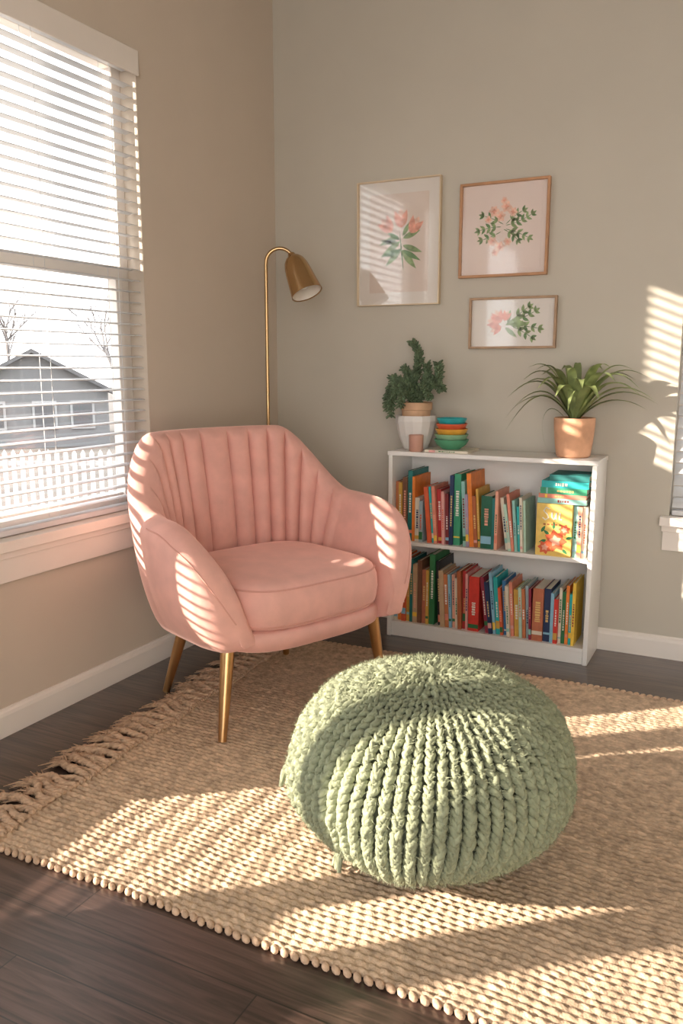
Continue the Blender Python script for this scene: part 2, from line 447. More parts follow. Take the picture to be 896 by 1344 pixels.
slab([(.346, .022), (.349, .010), (.357, .002), (.372, -.004), (.412, -.009), (.450, -.006), (.472, .001), (.485, .008), (.493, .018), (.499, .036), (.504, .08), (.508, .15), (.510, .24)], .280, .290, .066, e=3.9).build('seat_cushion', VELVET, ch, ang=80)
for z, ins in ((.476, .001), (.362, .000)):
    pts = []
    for i in range(72):
        a = 2*PI*i/72; c, s = math.cos(a), math.sin(a)
        pts.append((.066+(.280-ins)*math.copysign(abs(c)**(2/3.9), c), (.290-ins)*math.copysign(abs(s)**(2/3.9), s), z))
    MB().tube(pts, .0030, 6, close=True).build('piping', PIPE, ch)
slab([(.276, .045), (.279, .020), (.288, .005), (.316, -.003), (.338, 0), (.346, .010)], .304, .325, .042, e=3.6).build('seat_base', VELVET, ch, ang=80)
for (tx, ty, fx, fy_, fz) in ((.222, -.305, .260, -.358, RZ), (.235, .290, .262, .325, RZ), (-.17, -.21, -.24, -.27, 0), (-.17, .21, -.24, .27, RZ)):
    MB().tube([(tx, ty, .300), (lerp(tx, fx, .5), lerp(ty, fy_, .5), .15), (fx, fy_, fz)], [.023, .0185, .0130], 20).build('leg', BRASS, ch)

# ------------------------------------------------------------------ knitted pouf
PC = (1.417, -1.671, .016); R, H = .320, .436
pf = thing('pouf', 'round sage green chunky knitted pouf on the jute rug', 'pouf', PC)
tab = []; acc = 0; prev = None
for i in range(601):
    a = PI/2-PI*i/600; r_ = R*max(0, math.cos(a))**.85; z = H/2+H/2*math.copysign(abs(math.sin(a))**.98, a)
    if prev: acc += math.hypot(r_-prev[0], z-prev[1])
    tab.append((acc, r_, z)); prev = (r_, z)
def pat(L):
    for i in range(1, len(tab)):
        if tab[i][0] >= L:
            A, B = tab[i-1], tab[i]; q = (L-A[0])/max(1e-9, B[0]-A[0]); tr, tz = B[1]-A[1], B[2]-A[2]; d = math.hypot(tr, tz) or 1
            return lerp(A[1], B[1], q), lerp(A[2], B[2], q), tr/d, tz/d
    return tab[-1][1], tab[-1][2], 1, 0
m = MB(); rnd = random.Random(5); NC = 68
def warp(p):
    a = math.atan2(p.y, p.x); zz_ = p.z/H; e = min(1, math.hypot(p.x, p.y)/.2)
    k = 1+e*(.014*math.sin(3*a+1.0)+.012*math.sin(5*a+2.2+3*zz_)+.008*math.sin(8*a+5*zz_))
    da = math.atan2(math.sin(a-rad(208)), math.cos(a-rad(208)))
    k += .07*math.exp(-(da/.28)**2)*math.exp(-((zz_-.28)/.20)**2)
    return Vector((p.x*k, p.y*k, p.z*(1+.015*math.sin(2*a+.6)*e)))
for c in range(NC):
    RL = .0182; L = .006+rnd.uniform(0, RL); side = 1
    while L < acc-.12:
        r_, z, tr, tz = pat(L); n = NC if r_ > .12 else NC//2 if r_ > .055 else NC//4
        if c % (NC//n) == 0:
            w = 2*PI*r_/n; nr, nz = -tz, tr
            th = 2*PI*(c+.5)/NC+(PI/n if n != NC else 0)+.03*math.sin(L*6)
            wz = min(1, w/.022)
            t2 = th+side*.12*w/r_; ct, st = math.cos(t2), math.sin(t2); ph_ = rad(25)+rnd.uniform(-.22, .22)
            E = Vector((-st, ct, 0)); T = Vector((tr*ct, tr*st, tz)); Nn = Vector((nr*ct, nr*st, nz))
            ctr = warp(Vector((r_*ct, r_*st, z)))+Nn*rnd.uniform(-.0025, .0035)+T*rnd.uniform(-.0025, .0025)
            A = T*math.cos(ph_)-E*side*math.sin(ph_)+Nn*.22; B = Nn.cross(A).normalized(); A.normalize()
            sc = rnd.uniform(.84, 1.16)
            m.ell(ctr, A*(.0155*sc*(.5+.5*wz)), B*min(w*.29, .0084)*sc, Nn*min(.0118, w*.40)*sc, 8, 5)
            for k in range(6):
                p = ctr+Nn*min(.0112, w*.36)*.8+A*rnd.uniform(-.011, .011)+B*rnd.uniform(-.007, .007)
                q1 = (Nn*rnd.uniform(.25, .8)+A*rnd.uniform(-1, 1)+B*rnd.uniform(-1, 1)).normalized(); l = rnd.uniform(.007, .016)
                sd_ = q1.cross(Nn).normalized()*.00045
                m.add([tuple(p-sd_), tuple(p+sd_), tuple(p+q1*l*.6+Nn*.0015+sd_*.7), tuple(p+q1*l*.6+Nn*.0015-sd_*.7), tuple(p+q1*l)], [(0, 1, 2, 3), (3, 2, 4)])
        L += RL*.5; side = -side
m.build('knitted_cover', SAGE, pf, clean=False, ang=180)
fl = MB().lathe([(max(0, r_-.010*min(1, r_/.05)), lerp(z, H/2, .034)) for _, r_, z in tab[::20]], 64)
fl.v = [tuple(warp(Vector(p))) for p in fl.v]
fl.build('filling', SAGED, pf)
m = MB(); m.ell((0, 0, H+.002), (.015, 0, 0), (0, .015, 0), (0, 0, .010), 12, 6); m.build('top_knot', SAGE, pf)
for (ang, z, ln) in ((206, .19, .05), (232, .045, .06)):
    a = rad(ang); d = Vector((math.cos(a), math.sin(a), 0)); rr = .318 if z > .1 else .21
    p = d*rr; p.z = z; m = MB()
    m.ell(p+d*.012, d*.02, Vector((-d.y, d.x, 0))*.016, Vector((0, 0, .018)), 10, 6)
    for k in range(3):
        e = Vector((-d.y, d.x, 0))*(k-1)*.012
        m.tube([p+d*.015, p+d*.028+e*.6+Vector((0, 0, -.008)), p+d*(.034)+e*1.3+Vector((0, 0, -ln*.7))], [.008, .0075, .005], 7)
    m.build('yarn_tail', SAGE, pf)

# ------------------------------------------------------------------ bookcase
BX0, BX1, BY0, BY1 = .680, 1.525, -.240, -.016
bc = thing('bookcase', 'low white two-shelf bookcase standing against the back wall', 'bookcase', ((BX0+BX1)/2, (BY0+BY1)/2, 0))
o_ = Vector(bc.location)
def bb(name, x0, x1, y0, y1, z0, z1, bev=.002):
    return MB().box(x0-o_.x, x1-o_.x, y0-o_.y, y1-o_.y, z0, z1).build(name, WHITE, bc, smooth=False, bevel=bev)
bb('top_panel', BX0-.003, BX1+.003, BY0-.004, BY1, .782, .800)
bb('side_panel', BX0, BX0+.018, BY0, BY1, 0, .782); bb('side_panel', BX1-.018, BX1, BY0, BY1, 0, .782)
bb('shelf', BX0+.018, BX1-.018, BY0+.006, BY1-.006, .404, .420); bb('bottom_panel', BX0+.018, BX1-.018, BY0+.004, BY1-.006, .050, .066)
bb('back_panel', BX0+.018, BX1-.018, BY1-.005, BY1, 0.0, .782, 0); bb('plinth', BX0+.018, BX1-.018, BY0+.008, BY0+.022, 0, .050)

# ------------------------------------------------------------------ books
CL = dict(terracotta=(.58, .20, .08), mustard=(.68, .40, .08), brown=(.20, .09, .05), teal=(.02, .18, .17), orange=(.82, .24, .04), cream=(.78, .70, .57),
          greyblue=(.36, .46, .50), redorange=(.72, .13, .05), coral=(.78, .28, .19), crimson=(.50, .035, .035), pink=(.76, .38, .35), maroon=(.22, .03, .035),
          navy=(.02, .04, .11), green=(.05, .33, .18), paleteal=(.30, .58, .52), rust=(.44, .13, .05), dkgreen=(.015, .12, .07), mint=(.48, .68, .55), salmon=(.82, .40, .28),
          turquoise=(.03, .46, .46), yellow=(.90, .60, .08), tan=(.55, .37, .22), black=(.02, .02, .024), red=(.68, .05, .035), blue=(.06, .22, .48), sky=(.28, .54, .70), wine=(.30, .03, .06), forest=(.03, .17, .06), brick=(.52, .17, .09), lilac=(.42, .33, .46), paleyellow=(.84, .58, .15))
BM = {k: pm('cover_'+k, v, .5, var=.12, vscale=30) for k, v in CL.items()}
rb = random.Random(2); rh = random.Random(12)
def book(col, label, loc, t, h, d, beta=0, right=False, rotz=0, group=None, title=True):
    o = thing('book', label, 'book', loc, 0, group); o.rotation_euler = (0, beta, rotz)
    x0 = -t if right else 0; bd = .0022
    MB().box(x0, x0+bd, 0, d, 0, h).box(x0+t-bd, x0+t, 0, d, 0, h).box(x0+bd, x0+t-bd, 0, bd, 0, h).build('cover', BM[col], o, smooth=False)
    MB().box(x0+bd+.0001, x0+t-bd-.0001, bd+.0001, d-.005, .003, h-.003).build('pages', PAGES, o, smooth=False)
    if title and rb.random() < .85:
        m = MB(); z = h*rb.uniform(.25, .45); w = t*rb.uniform(.16, .28); xc = x0+t/2; zt = z+h*rb.uniform(.2, .45)
        while z < zt:
            l = rb.uniform(.004, .010); ww = w*rb.uniform(.7, 1.)
            m.box(xc-ww, xc+ww, -.0006, -.0001, z, z+l); z += l+.003
        light = sum(CL[col]) > 1.3
        tm = BM[rb.choice(['maroon', 'navy', 'forest', 'redorange'])] if light else rb.choice([TITLEW, TITLEW, TITLEG, BM['salmon']])
        m.build('spine_title', tm, o, smooth=False)
        if rb.random() < .65:
            zb_ = h*rb.uniform(.05, .14)
            MB().box(x0+.0004, x0+t-.0004, -.0006, -.0001, zb_, zb_+rb.uniform(.006, .034)).build('spine_band', BM[rb.choice(['cream', 'mustard', 'paleteal', 'coral', 'forest', 'sky', 'yellow', 'pink'])], o, smooth=False)
    return o
def row(items, z, yf, group, x):
    prev_t = 0; prev_h = 0
    for it in items:
        if it[0] == 'x': x = max(x, it[1]); prev_t = 0; continue
        col, t, h_, d, tilt, label = it; b = rad(tilt); yv = yf+rb.uniform(0, .018)
        if h_ != .200: h_ = min(.322 if z > .2 else .318, h_*rh.uniform(.91, 1.09))
        if tilt == 0:
            if prev_t > 0: x += prev_h*math.sin(prev_t)*.98
            book(col, label, (x+.0004, yv, z), t, h_, d, group=group); x += t+.0010
        elif tilt < 0:
            if prev_t >= 0: x += h_*math.sin(-b)+.002
            book(col, label, (x, yv, z), t, h_, d, b, False, group=group); x += t/math.cos(b)+.0010
        else:
            book(col, label, (x+t/math.cos(b), yv, z), t, h_, d, b, True, group=group); x += t/math.cos(b)+.0010
        prev_t = b; prev_h = h_
    return x
G1, G2 = 'books on the top shelf', 'books on the lower shelf'
row([
    ('terracotta', .018, .25, .16, 0, 'terracotta book at the far left end of the top shelf'),
    ('mustard', .014, .24, .16, 0, 'mustard book beside the terracotta one on the top shelf'),
    ('brown', .020, .262, .17, 0, 'dark brown book left of the tall dark teal one'),
    ('teal', .020, .318, .185, 0, 'tall dark teal picture book near the left of the top shelf'),
    ('orange', .012, .300, .18, 0, 'thin tall orange book just right of the dark teal picture book'),
    ('cream', .020, .190, .16, 0, 'short cream book on the top shelf below the tall teal one'),
    ('greyblue', .016, .182, .16, 0, 'short grey blue book right of the short cream one'),
    ('redorange', .018, .222, .17, -5, 'red orange book right of the short grey blue one on the top shelf'),
    ('turquoise', .010, .228, .16, -5, 'thin turquoise book among the red books on the top shelf'),
    ('coral', .014, .236, .17, -4, 'coral book right of the thin turquoise one on the top shelf'),
    ('crimson', .018, .225, .17, -3, 'crimson book in the red group of the top shelf'),
    ('pink', .012, .215, .16, -2, 'dusty pink book right of the crimson one on the top shelf'),
    ('maroon', .014, .225, .16, -2, 'maroon book just left of the tall navy one on the top shelf'),
    ('navy', .016, .292, .18, 0, 'tall thin navy book left of the tall green one'),
    ('green', .028, .315, .188, 0, 'tall bright green picture book in the middle of the top shelf'),
    ('paleteal', .014, .250, .17, -3, 'pale teal book leaning on the tall bright green one'),
    ('lilac', .012, .235, .16, -3, 'lilac grey book left of the tall orange one on the top shelf'),
    ('orange', .018, .285, .185, -4, 'tall orange picture book leaning in the middle of the top shelf'),
    ('rust', .014, .228, .16, -4, 'rust book right of the tall orange one on the top shelf'),
    ('mustard', .010, .232, .16, -4, 'thin mustard book between the tall orange and dark green ones'),
    ('dkgreen', .044, .222, .17, 0, 'thick dark green book in the middle of the top shelf'),
    ('teal', .012, .212, .16, 0, 'thin dark teal book right of the thick dark green one'),
    ('salmon', .012, .224, .16, 0, 'thin salmon book right of the thick dark green one'),
    ('cream', .014, .232, .16, -8, 'cream book leaning left on the upright salmon one of the top shelf'),
    ('mint', .012, .205, .16, -8, 'mint book leaning next to the cream one on the top shelf'),
    ('coral', .011, .214, .16, -7, 'thin coral book leaning beside the mint one'),
    ('paleteal', .011, .205, .16, -5, 'thin pale teal book leaning right of the thin coral one'),
    ('turquoise', .010, .196, .16, -4, 'thin turquoise book among the leaning ones on the top shelf'),
    ('cream', .010, .201, .16, -3, 'thin cream book second from the yellow picture book'),
    ('mint', .009, .19, .16, -3, 'small mint book just left of the yellow picture book'),
    ('x', 1.443),
    ('paleteal', .016, .200, .16, 0, 'pale teal book right of the yellow picture book'),
    ('salmon', .016, .200, .16, 0, 'salmon book under the lying stack at the right of the top shelf'),
    ('cream', .018, .200, .16, 0, 'cream book at the far right end of the top shelf'),
], .420, -.222, G1, .7005)
row([
    ('cream', .016, .265, .16, 0, 'cream book at the far left end of the lower shelf'),
    ('orange', .018, .28, .17, 0, 'orange book near the left end of the lower shelf'),
    ('redorange', .020, .292, .17, 0, 'tall red orange book near the left of the lower shelf'),
    ('mustard', .014, .26, .16, 0, 'thin mustard book near the left of the lower shelf'),
    ('teal', .014, .27, .16, 0, 'thin dark teal book near the left of the lower shelf'),
    ('tan', .020, .272, .17, 0, 'tan book left of the dark brown one on the lower shelf'),
    ('brown', .018, .265, .17, 0, 'dark brown book in the left half of the lower shelf'),
    ('brick', .018, .255, .17, 0, 'brick red book right of the dark brown one on the lower shelf'),
    ('mustard', .012, .25, .16, 0, 'thin mustard book left of the forest green one'),
    ('forest', .024, .288, .18, 0, 'tall forest green book in the left half of the lower shelf'),
    ('black', .014, .282, .18, -3, 'tall thin black book right of the forest green one'),
    ('tan', .020, .245, .16, -3, 'tan book right of the tall thin black one'),
    ('terracotta', .016, .225, .16, -3, 'terracotta book left of the thick red one on the lower shelf'),
    ('sky', .011, .228, .16, -3, 'thin sky blue book left of the thick red one on the lower shelf'),
    ('salmon', .012, .232, .16, -2, 'salmon book left of the thick red one on the lower shelf'),
    ('cream', .012, .235, .16, -2, 'thin cream book left of the thick red one on the lower shelf'),
    ('rust', .016, .238, .16, -2, 'rust book left of the thick red one on the lower shelf'),
    ('crimson', .014, .228, .16, -1, 'crimson book left of the thick red one on the lower shelf'),
    ('pink', .010, .22, .16, -1, 'thin dusty pink book touching the thick red one on the lower shelf'),
    ('red', .044, .225, .17, 0, 'thick bright red book in the middle of the lower shelf'),
    ('wine', .014, .242, .16, -7, 'wine red book leaning on the thick bright red one'),
    ('navy', .016, .222, .16, -7, 'navy book leaning beside the wine red one'),
    ('sky', .012, .248, .16, -6, 'thin sky blue book leaning beside the navy one'),
    ('turquoise', .016, .232, .16, -5, 'turquoise book leaning in the middle of the lower shelf'),
    ('redorange', .012, .212, .16, -5, 'thin red orange book leaning right of the turquoise one'),
    ('blue', .014, .238, .16, -4, 'blue book leaning in the right half of the lower shelf'),
    ('cream', .013, .215, .16, -4, 'cream book leaning right of the blue one on the lower shelf'),
    ('coral', .013, .225, .16, -4, 'coral book leaning in the right half of the lower shelf'),
    ('mustard', .020, .185, .16, -3, 'short mustard book leaning in the right half of the lower shelf'),
    ('mint', .012, .208, .16, -3, 'thin mint book leaning right of the short mustard one'),
    ('terracotta', .013, .222, .16, -3, 'terracotta book leaning in the right half of the lower shelf'),
    ('greyblue', .012, .205, .16, -3, 'thin grey blue book leaning near the right of the lower shelf'),
    ('wine', .010, .212, .16, -2, 'thin wine red book left of the very thick brick red one'),
    ('brick', .042, .215, .17, 0, 'very thick brick red book near the right of the lower shelf'),
    ('navy', .026, .228, .17, 0, 'thick navy book right of the very thick brick red one'),
    ('sky', .013, .205, .16, 0, 'thin sky blue book just right of the thick navy one'),
    ('red', .016, .185, .16, 0, 'short bright red book near the right end of the lower shelf'),
    ('cream', .011, .215, .16, 0, 'thin cream book right of the short bright red one'),
    ('forest', .014, .228, .16, 0, 'forest green book near the right end of the lower shelf'),
    ('orange', .012, .236, .16, 0, 'thin orange book near the right end of the lower shelf'),
    ('turquoise', .011, .218, .16, 0, 'turquoise book at the right end of the lower shelf'),
    ('yellow', .012, .245, .16, 0, 'thin yellow book at the far right end of the lower shelf'),
], .066, -.222, G2, .7005)
# cover-out books
def cover_book(col, label, x, yf, z, t, h_, w, group, art=None):
    o = book(col, label, (x, yf+t, z), t, h_, w, 0, False, -PI/2, group, title=False)
    if art: art(o, t, h_, w)
    return o
def leaf_at(m, t, cy, cz, L, W, ang, lift):
    a = rad(ang); c, s = math.cos(a), math.sin(a); pts = []
    for i in range(9): q = i/8; pts.append((q*L, W*.5*math.sin(PI*q**.8)))
    for i in range(7, 0, -1): q = i/8; pts.append((q*L, -W*.5*math.sin(PI*q**.8)))
    m.poly([(t+lift, cy+p*c-w*s, cz+p*s+w*c) for p, w in pts])
def art_yellow(o, t, h_, w):
    m = MB()
    def st(pts): m.tube([(t+.0006, a*w, b*h_) for a, b in pts], .0026, 6)
    st([(.36, .90), (.26, .93), (.20, .86), (.30, .80), (.34, .73), (.25, .69), (.17, .73)]); st([(.44, .84), (.44, .74), (.50, .70), (.55, .76), (.56, .84), (.56, .71)]); st([(.66, .84), (.65, .72), (.72, .71)])
    m.build('cover_lettering', TITLEW, o)
    m = MB(); m2 = MB(); m3 = MB(); m4 = MB()
    for cy, cz, s in ((.56, .30, .054), (.27, .16, .034), (.80, .52, .028)):
        for k in range(7): leaf_at(m, t, cy*w, cz*h_, s*.85, s*.55, 51.4*k+cy*90, .0005+.00004*k)
        for k in range(5): leaf_at(m2, t, cy*w, cz*h_, s*.45, s*.3, 72*k+cy*50, .0010+.00004*k)
    for cy, cz, a in ((.38, .40, 140), (.3, .3, 200), (.75, .15, 320), (.5, .52, 90), (.15, .45, 60), (.85, .35, 20)): leaf_at(m3, t, cy*w, cz*h_, .030, .012, a, .0003)
    for k in range(5): m4.box(t+.0002, t+.0008, w*(.2+.11*k), w*(.2+.11*k)+.009, h_*.59, h_*.62)
    m.build('cover_flowers', BM['redorange'], o, smooth=False); m2.build('flower_centres', BM['salmon'], o, smooth=False); m3.build('cover_leaves', BM['forest'], o, smooth=False); m4.build('cover_small_print', BM['rust'], o, smooth=False)
cover_book('paleyellow', 'yellow picture book with red flowers standing cover outward on the top shelf', 1.304, -.226, .420, .028, .205, .136, G1, art_yellow)
cover_book('tan', 'tan book standing behind the yellow picture book', 1.306, -.194, .420, .055, .204, .13, G1)
zz = .6252
for col, t_, w_, x_, lb in (('paleteal', .020, .185, 1.303, 'pale teal book lying at the bottom of the small top-shelf stack'),
                          ('coral', .016, .180, 1.306, 'coral book lying second from the bottom of the top-shelf stack'),
                          ('green', .024, .176, 1.312, 'bright green book lying in the middle of the top-shelf stack'),
                          ('turquoise', .026, .178, 1.316, 'turquoise book lying second from the top of the top-shelf stack'),
                          ('teal', .024, .150, 1.345, 'dark teal book lying on top of the top-shelf stack')):
    book(col, lb, (x_, -.216, zz), t_, w_, .155, PI/2, True, 0, G1); zz += t_+.0006

# ------------------------------------------------------------------ things on the bookcase
ZT = .8002
p1 = thing('potted_plant', 'grey green bumpy-stemmed plant in a faceted white vase on the bookcase', 'plant', (.752, -.118, ZT))
MB().lathe([(0, 0), (.046, 0), (.052, .005), (.074, .060), (.087, .120), (.085, .143), (.078, .140), (.066, .128), (.05, .122), (0, .122)], 14).build('vase', CERAM, p1, smooth=False)
MB().lathe([(0, .123), (.058, .123), (.060, .150), (.062, .165), (.067, .167), (.068, .196), (.062, .198), (.058, .186), (.03, .184), (0, .184)], 40).build('inner_pot', TAN, p1)
MB().lathe([(0, .185), (.055, .185), (.05, .190), (.02, .194), (0, .195)], 24).build('soil', SOIL, p1)
fo = MB(); sm = MB(); rl = random.Random(9)
def bez(P, q):
    P = [Vector(a) for a in P]
    while len(P) > 1: P = [P[i].lerp(P[i+1], q) for i in range(len(P)-1)]
    return P[0]
def bushy(P, n, ll):
    pts = [bez(P, i/12) for i in range(13)]; sm.tube(pts, .006, 6)
    for i in range(n):
        q = (i+.5)/n; c = bez(P, q); T = (bez(P, min(1, q+.02))-bez(P, max(0, q-.02))).normalized()
        up = Vector((0, 0, 1)) if abs(T.z) < .9 else Vector((1, 0, 0)); U = T.cross(up).normalized(); W = T.cross(U)
        for k in range(7):
            a = 2*PI*(k+.5*(i % 2))/7+rl.uniform(-.35, .35); d = (U*math.cos(a)+W*math.sin(a)); D = (d*.92+T*rl.uniform(.4, .85)).normalized()
            l = ll*(1-.15*q)*rl.uniform(.7, 1.3); s_ = T.cross(d).normalized()
            b = c+d*.003; e = b+D*l
            if e.y+p1.location.y > -.012: continue
            fo.ell(b+D*l*.5, D*l*.55, s_*l*.24, D.cross(s_)*l*.18, 6, 4)
for P, n, ll in (([(0, 0, .185), (-.07, -.005, .28), (.07, 0, .36), (-.026, 0, .450)], 42, .023),
                 ([(0, 0, .185), (.05, -.02, .31), (.125, -.03, .25), (.106, -.03, .36)], 33, .023),
                 ([(0, 0, .185), (.03, -.03, .31), (.13, -.04, .27), (.125, -.04, .255)], 28, .022),
                 ([(0, 0, .185), (-.03, -.02, .31), (-.10, -.02, .28), (-.100, -.02, .300)], 30, .023),
                 ([(0, 0, .185), (-.04, -.03, .30), (-.13, -.03, .30), (-.118, -.03, .165)], 36, .023),
                 ([(0, -.02, .185), (-.03, -.07, .29), (-.09, -.085, .28), (-.080, -.085, .140)], 32, .023),
                 ([(0, -.02, .185), (-.01, -.06, .29), (-.03, -.088, .29), (-.035, -.090, .180)], 28, .022),
                 ([(0, -.01, .185), (.02, -.05, .27), (.07, -.07, .28), (.085, -.07, .215)], 24, .022),
                 ([(0, 0, .185), (-.05, .0, .27), (-.02, .0, .32), (-.062, .0, .340)], 26, .023),
                 ([(0, 0, .185), (.02, .01, .27), (.055, .02, .30), (.035, .02, .355)], 26, .023),
                 ([(0, 0, .185), (0, .03, .25), (-.03, .05, .28), (-.05, .06, .26)], 18, .022)):
    bushy(P, n, ll)
fo.build('foliage', LEAFD, p1, clean=False, ang=180); sm.build('stem', STEM, p1, clean=False)

p2 = thing('potted_plant', 'spider plant with long arching leaves in a weathered terracotta pot', 'plant', (1.412, -.128, ZT))
MB().lathe([(0, 0), (.058, 0), (.064, .005), (.072, .06), (.077, .120), (.078, .148), (.0755, .152), (.071, .150), (.070, .140), (.03, .137), (0, .137)], 48).build('pot', TERRA, p2)
MB().lathe([(0, .138), (.068, .138), (.06, .146), (.02, .150), (0, .151)], 24).build('soil', SOIL, p2)
lf = MB(); rp_ = random.Random(21)
def ribbon(pts, d, w):
    s_ = Vector((-d.y, d.x, 0)); v = []; n = len(pts)-1
    for i, c in enumerate(pts):
        q = i/n; ww = w*(.45+.55*math.sin(PI*min(1, q*.9+.1)))*(1-q**5); cpt = Vector(c)
        yv = cpt.y+p2.location.y
        if yv > -.034: cpt.y -= (yv+.034)
        fold = ww*.25
        v += [tuple(cpt-s_*ww+Vector((0, 0, fold))), tuple(cpt), tuple(cpt+s_*ww+Vector((0, 0, fold)))]
    f = []
    for i in range(n):
        for k in (0, 1): f.append((i*3+k, i*3+k+1, i*3+k+4, i*3+k+3))
    lf.add(v, f)
def strap(az, L, up, drop, w):
    d = Vector((math.cos(az), math.sin(az), 0)); n = 14; pts = []
    for i in range(n+1):
        q = i/n; rr = .012+L*(q*.64+.36*q*q)*.98; z = .142+up*math.sin(min(1, q*1.14)*PI/2)-drop*q**3.0
        c = d*rr; c.z = z; pts.append(c)
    ribbon(pts, d, w)
for az, L_, up, dr, w in ((178, .27, .19, .11, .023), (190, .26, .16, .16, .022), (165, .22, .22, .07, .021), (202, .26, .15, .20, .021), (215, .22, .19, .07, .022),
                         (230, .18, .20, .08, .021), (250, .15, .17, .08, .021), (270, .13, .16, .12, .019), (290, .13, .19, .07, .021), (310, .18, .17, .09, .021),
                         (325, .21, .21, .06, .023), (340, .26, .18, .08, .022), (352, .29, .16, .08, .023), (4, .26, .22, .06, .022), (14, .30, .14, .08, .021),
                         (28, .22, .21, .06, .020), (145, .19, .22, .05, .020), (60, .13, .23, .04, .017), (120, .13, .23, .04, .017),
                         (0, .20, .23, .04, .022), (180, .18, .23, .03, .021), (205, .15, .23, .04, .021), (330, .16, .23, .03, .021), (262, .09, .22, .04, .019), (100, .07, .23, .02, .017),
                         (346, .25, .22, .10, .020), (20, .27, .10, .06, .018), (172, .25, .12, .08, .019)):
    strap(rad(az+rp_.uniform(-5, 5)), L_, up, dr, w)
ribbon([bez([(-.03, -.008, .142), (-.12, -.02, .26), (-.145, -.03, .10), (-.088, -.02, .012)], i/16) for i in range(17)], Vector((-.97, -.22, 0)), .010)
lf.build('leaves', LEAFS, p2, clean=False, ang=180)

tb = thing('tumbler', 'small pinkish votive glass at the front of the bookcase top', 'candle holder', (.792, -.214, ZT))
VOT = pm('pink_votive', (.80, .47, .36), .3, var=.05, transl=.3); WAX = pm('cream_wax', (.85, .74, .62), .6)
MB().lathe([(0, 0), (.026, 0), (.029, .004), (.030, .068), (.0275, .068), (.0265, .050), (0, .050)], 32).build('cup', VOT, tb)
MB().lathe([(0, .0505), (.026, .0505), (.026, .056), (0, .057)], 24).build('wax', WAX, tb)
book('cream', 'thin cream book lying on the bookcase top under the bowls', (.832, -.222, ZT), .010, .185, .16, PI/2, True, 0, None)
book_top = ZT+.0104
cols = [(.10, .36, .20, 'green', 'mid green bowl at the bottom of the colourful bowl stack'), (.28, .50, .30, 'palegreen', 'pale green bowl second from the bottom of the bowl stack'),
        (.80, .42, .06, 'amber', 'amber bowl in the middle of the bowl stack'), (.72, .13, .05, 'scarlet', 'scarlet bowl second from the top of the bowl stack'), (.03, .38, .40, 'teal', 'teal bowl on top of the colourful bowl stack')]
for i, (r0, g0, b0, nm, lb) in enumerate(cols):
    s_ = 1-.035*i
    o = MB().lathe([(0, 0), (.036*s_, 0), (.040*s_, .004), (.060*s_, .018), (.0705*s_, .036), (.072*s_, .040), (.0695*s_, .041), (.067*s_, .036), (.057*s_, .021), (.036*s_, .0085), (0, .007)], 44,
                   mod=lambda a, z: 1+.010*math.cos(26*a)).build('bowl', pm('bowl_'+nm, (r0, g0, b0), .4, var=.12, vscale=40), None, loc=(.922, -.150, book_top+.0215*i), ang=60)
    tag(o, lb, 'bowl', 'stacked bowls on the bookcase')

# ------------------------------------------------------------------ floor lamp
lp = thing('floor_lamp', 'brass floor lamp with an arched neck in the corner', 'lamp', (.185, -.385, 0), rad(26.8))
MB().lathe([(0, 0), (.118, 0), (.120, .004), (.118, .016), (.108, .022), (.02, .026), (.012, .04), (0, .041)], 48).build('base', BRASSL, lp)
pts = [(0, 0, .03), (0, 0, .6), (0, 0, 1.2), (0, 0, 1.555)]
for i in range(1, 13):
    a = PI-rad(150)*i/12; pts.append((.058+.058*math.cos(a), 0, 1.565+.058*math.sin(a)))
MB().tube(pts, .0075, 14).build('pole', BRASSL, lp)
ex, ez = pts[-1][0], pts[-1][2]
prof = [(0.0, .0), (.014, -.001), (.017, -.012), (.030, -.020), (.042, -.036), (.050, -.060), (.055, -.095), (.060, -.140), (.066, -.185)]
q = Vector((.36, -.30, -.88)).to_track_quat('-Z', 'Y')
sh = MB().lathe(prof+[(.0645, -.1855)]+[(r_-.0025, z_+.0) for r_, z_ in reversed(prof[4:])]+[(0, -.034)], 48).build('shade', BRASSL, lp, ang=50)
sh.rotation_mode = 'QUATERNION'; sh.rotation_quaternion = q; sh.location = (ex-.004, 0, ez+.008)
SHL = pm('shade_lining', (.82, .74, .64), .5); BULB = pm('bulb_glass', (.95, .93, .9), .2)
MB().lathe([(.0, -.0365), (.036, -.0385), (.0465, -.062), (.0515, -.096), (.0565, -.141), (.0615, -.182), (.0605, -.182), (.050, -.096), (.035, -.041), (0, -.039)], 40).build('lining', SHL, sh)
MB().lathe([(0, -.045), (.013, -.05), (.014, -.075), (.026, -.105), (.030, -.128), (.024, -.150), (.012, -.160), (0, -.162)], 28).build('bulb', BULB, sh)

# ------------------------------------------------------------------ pictures
GOLD = pm('thin_gold_frame', (.72, .58, .40), .4, metal=.3); COPPER = pm('copper_wood_frame', (.50, .26, .13), .45, var=.1, vscale=30); WOOD = pm('light_walnut_frame', (.44, .28, .17), .5, var=.15, vscale=30)
MATW = pm('white_mount', (.80, .74, .68), .8); PAPER1 = pm('blush_paper', (.77, .65, .57), .8); PAPER2 = pm('pink_paper', (.82, .69, .63), .8); PAPER3 = pm('ivory_paper', (.82, .77, .72), .8)
PEACH = pm('peach_paint', (.84, .37, .27), .8, var=.3, vscale=50); PEACH2 = pm('pale_peach_paint', (.85, .54, .42), .8, var=.2, vscale=50); PEACH3 = pm('coral_paint', (.80, .31, .22), .8, var=.3, vscale=60)
PG = pm('painted_leaf', (.27, .38, .17), .8, var=.4, vscale=40); PG2 = pm('painted_leaf_dark', (.14, .27, .11), .8, var=.4, vscale=40)
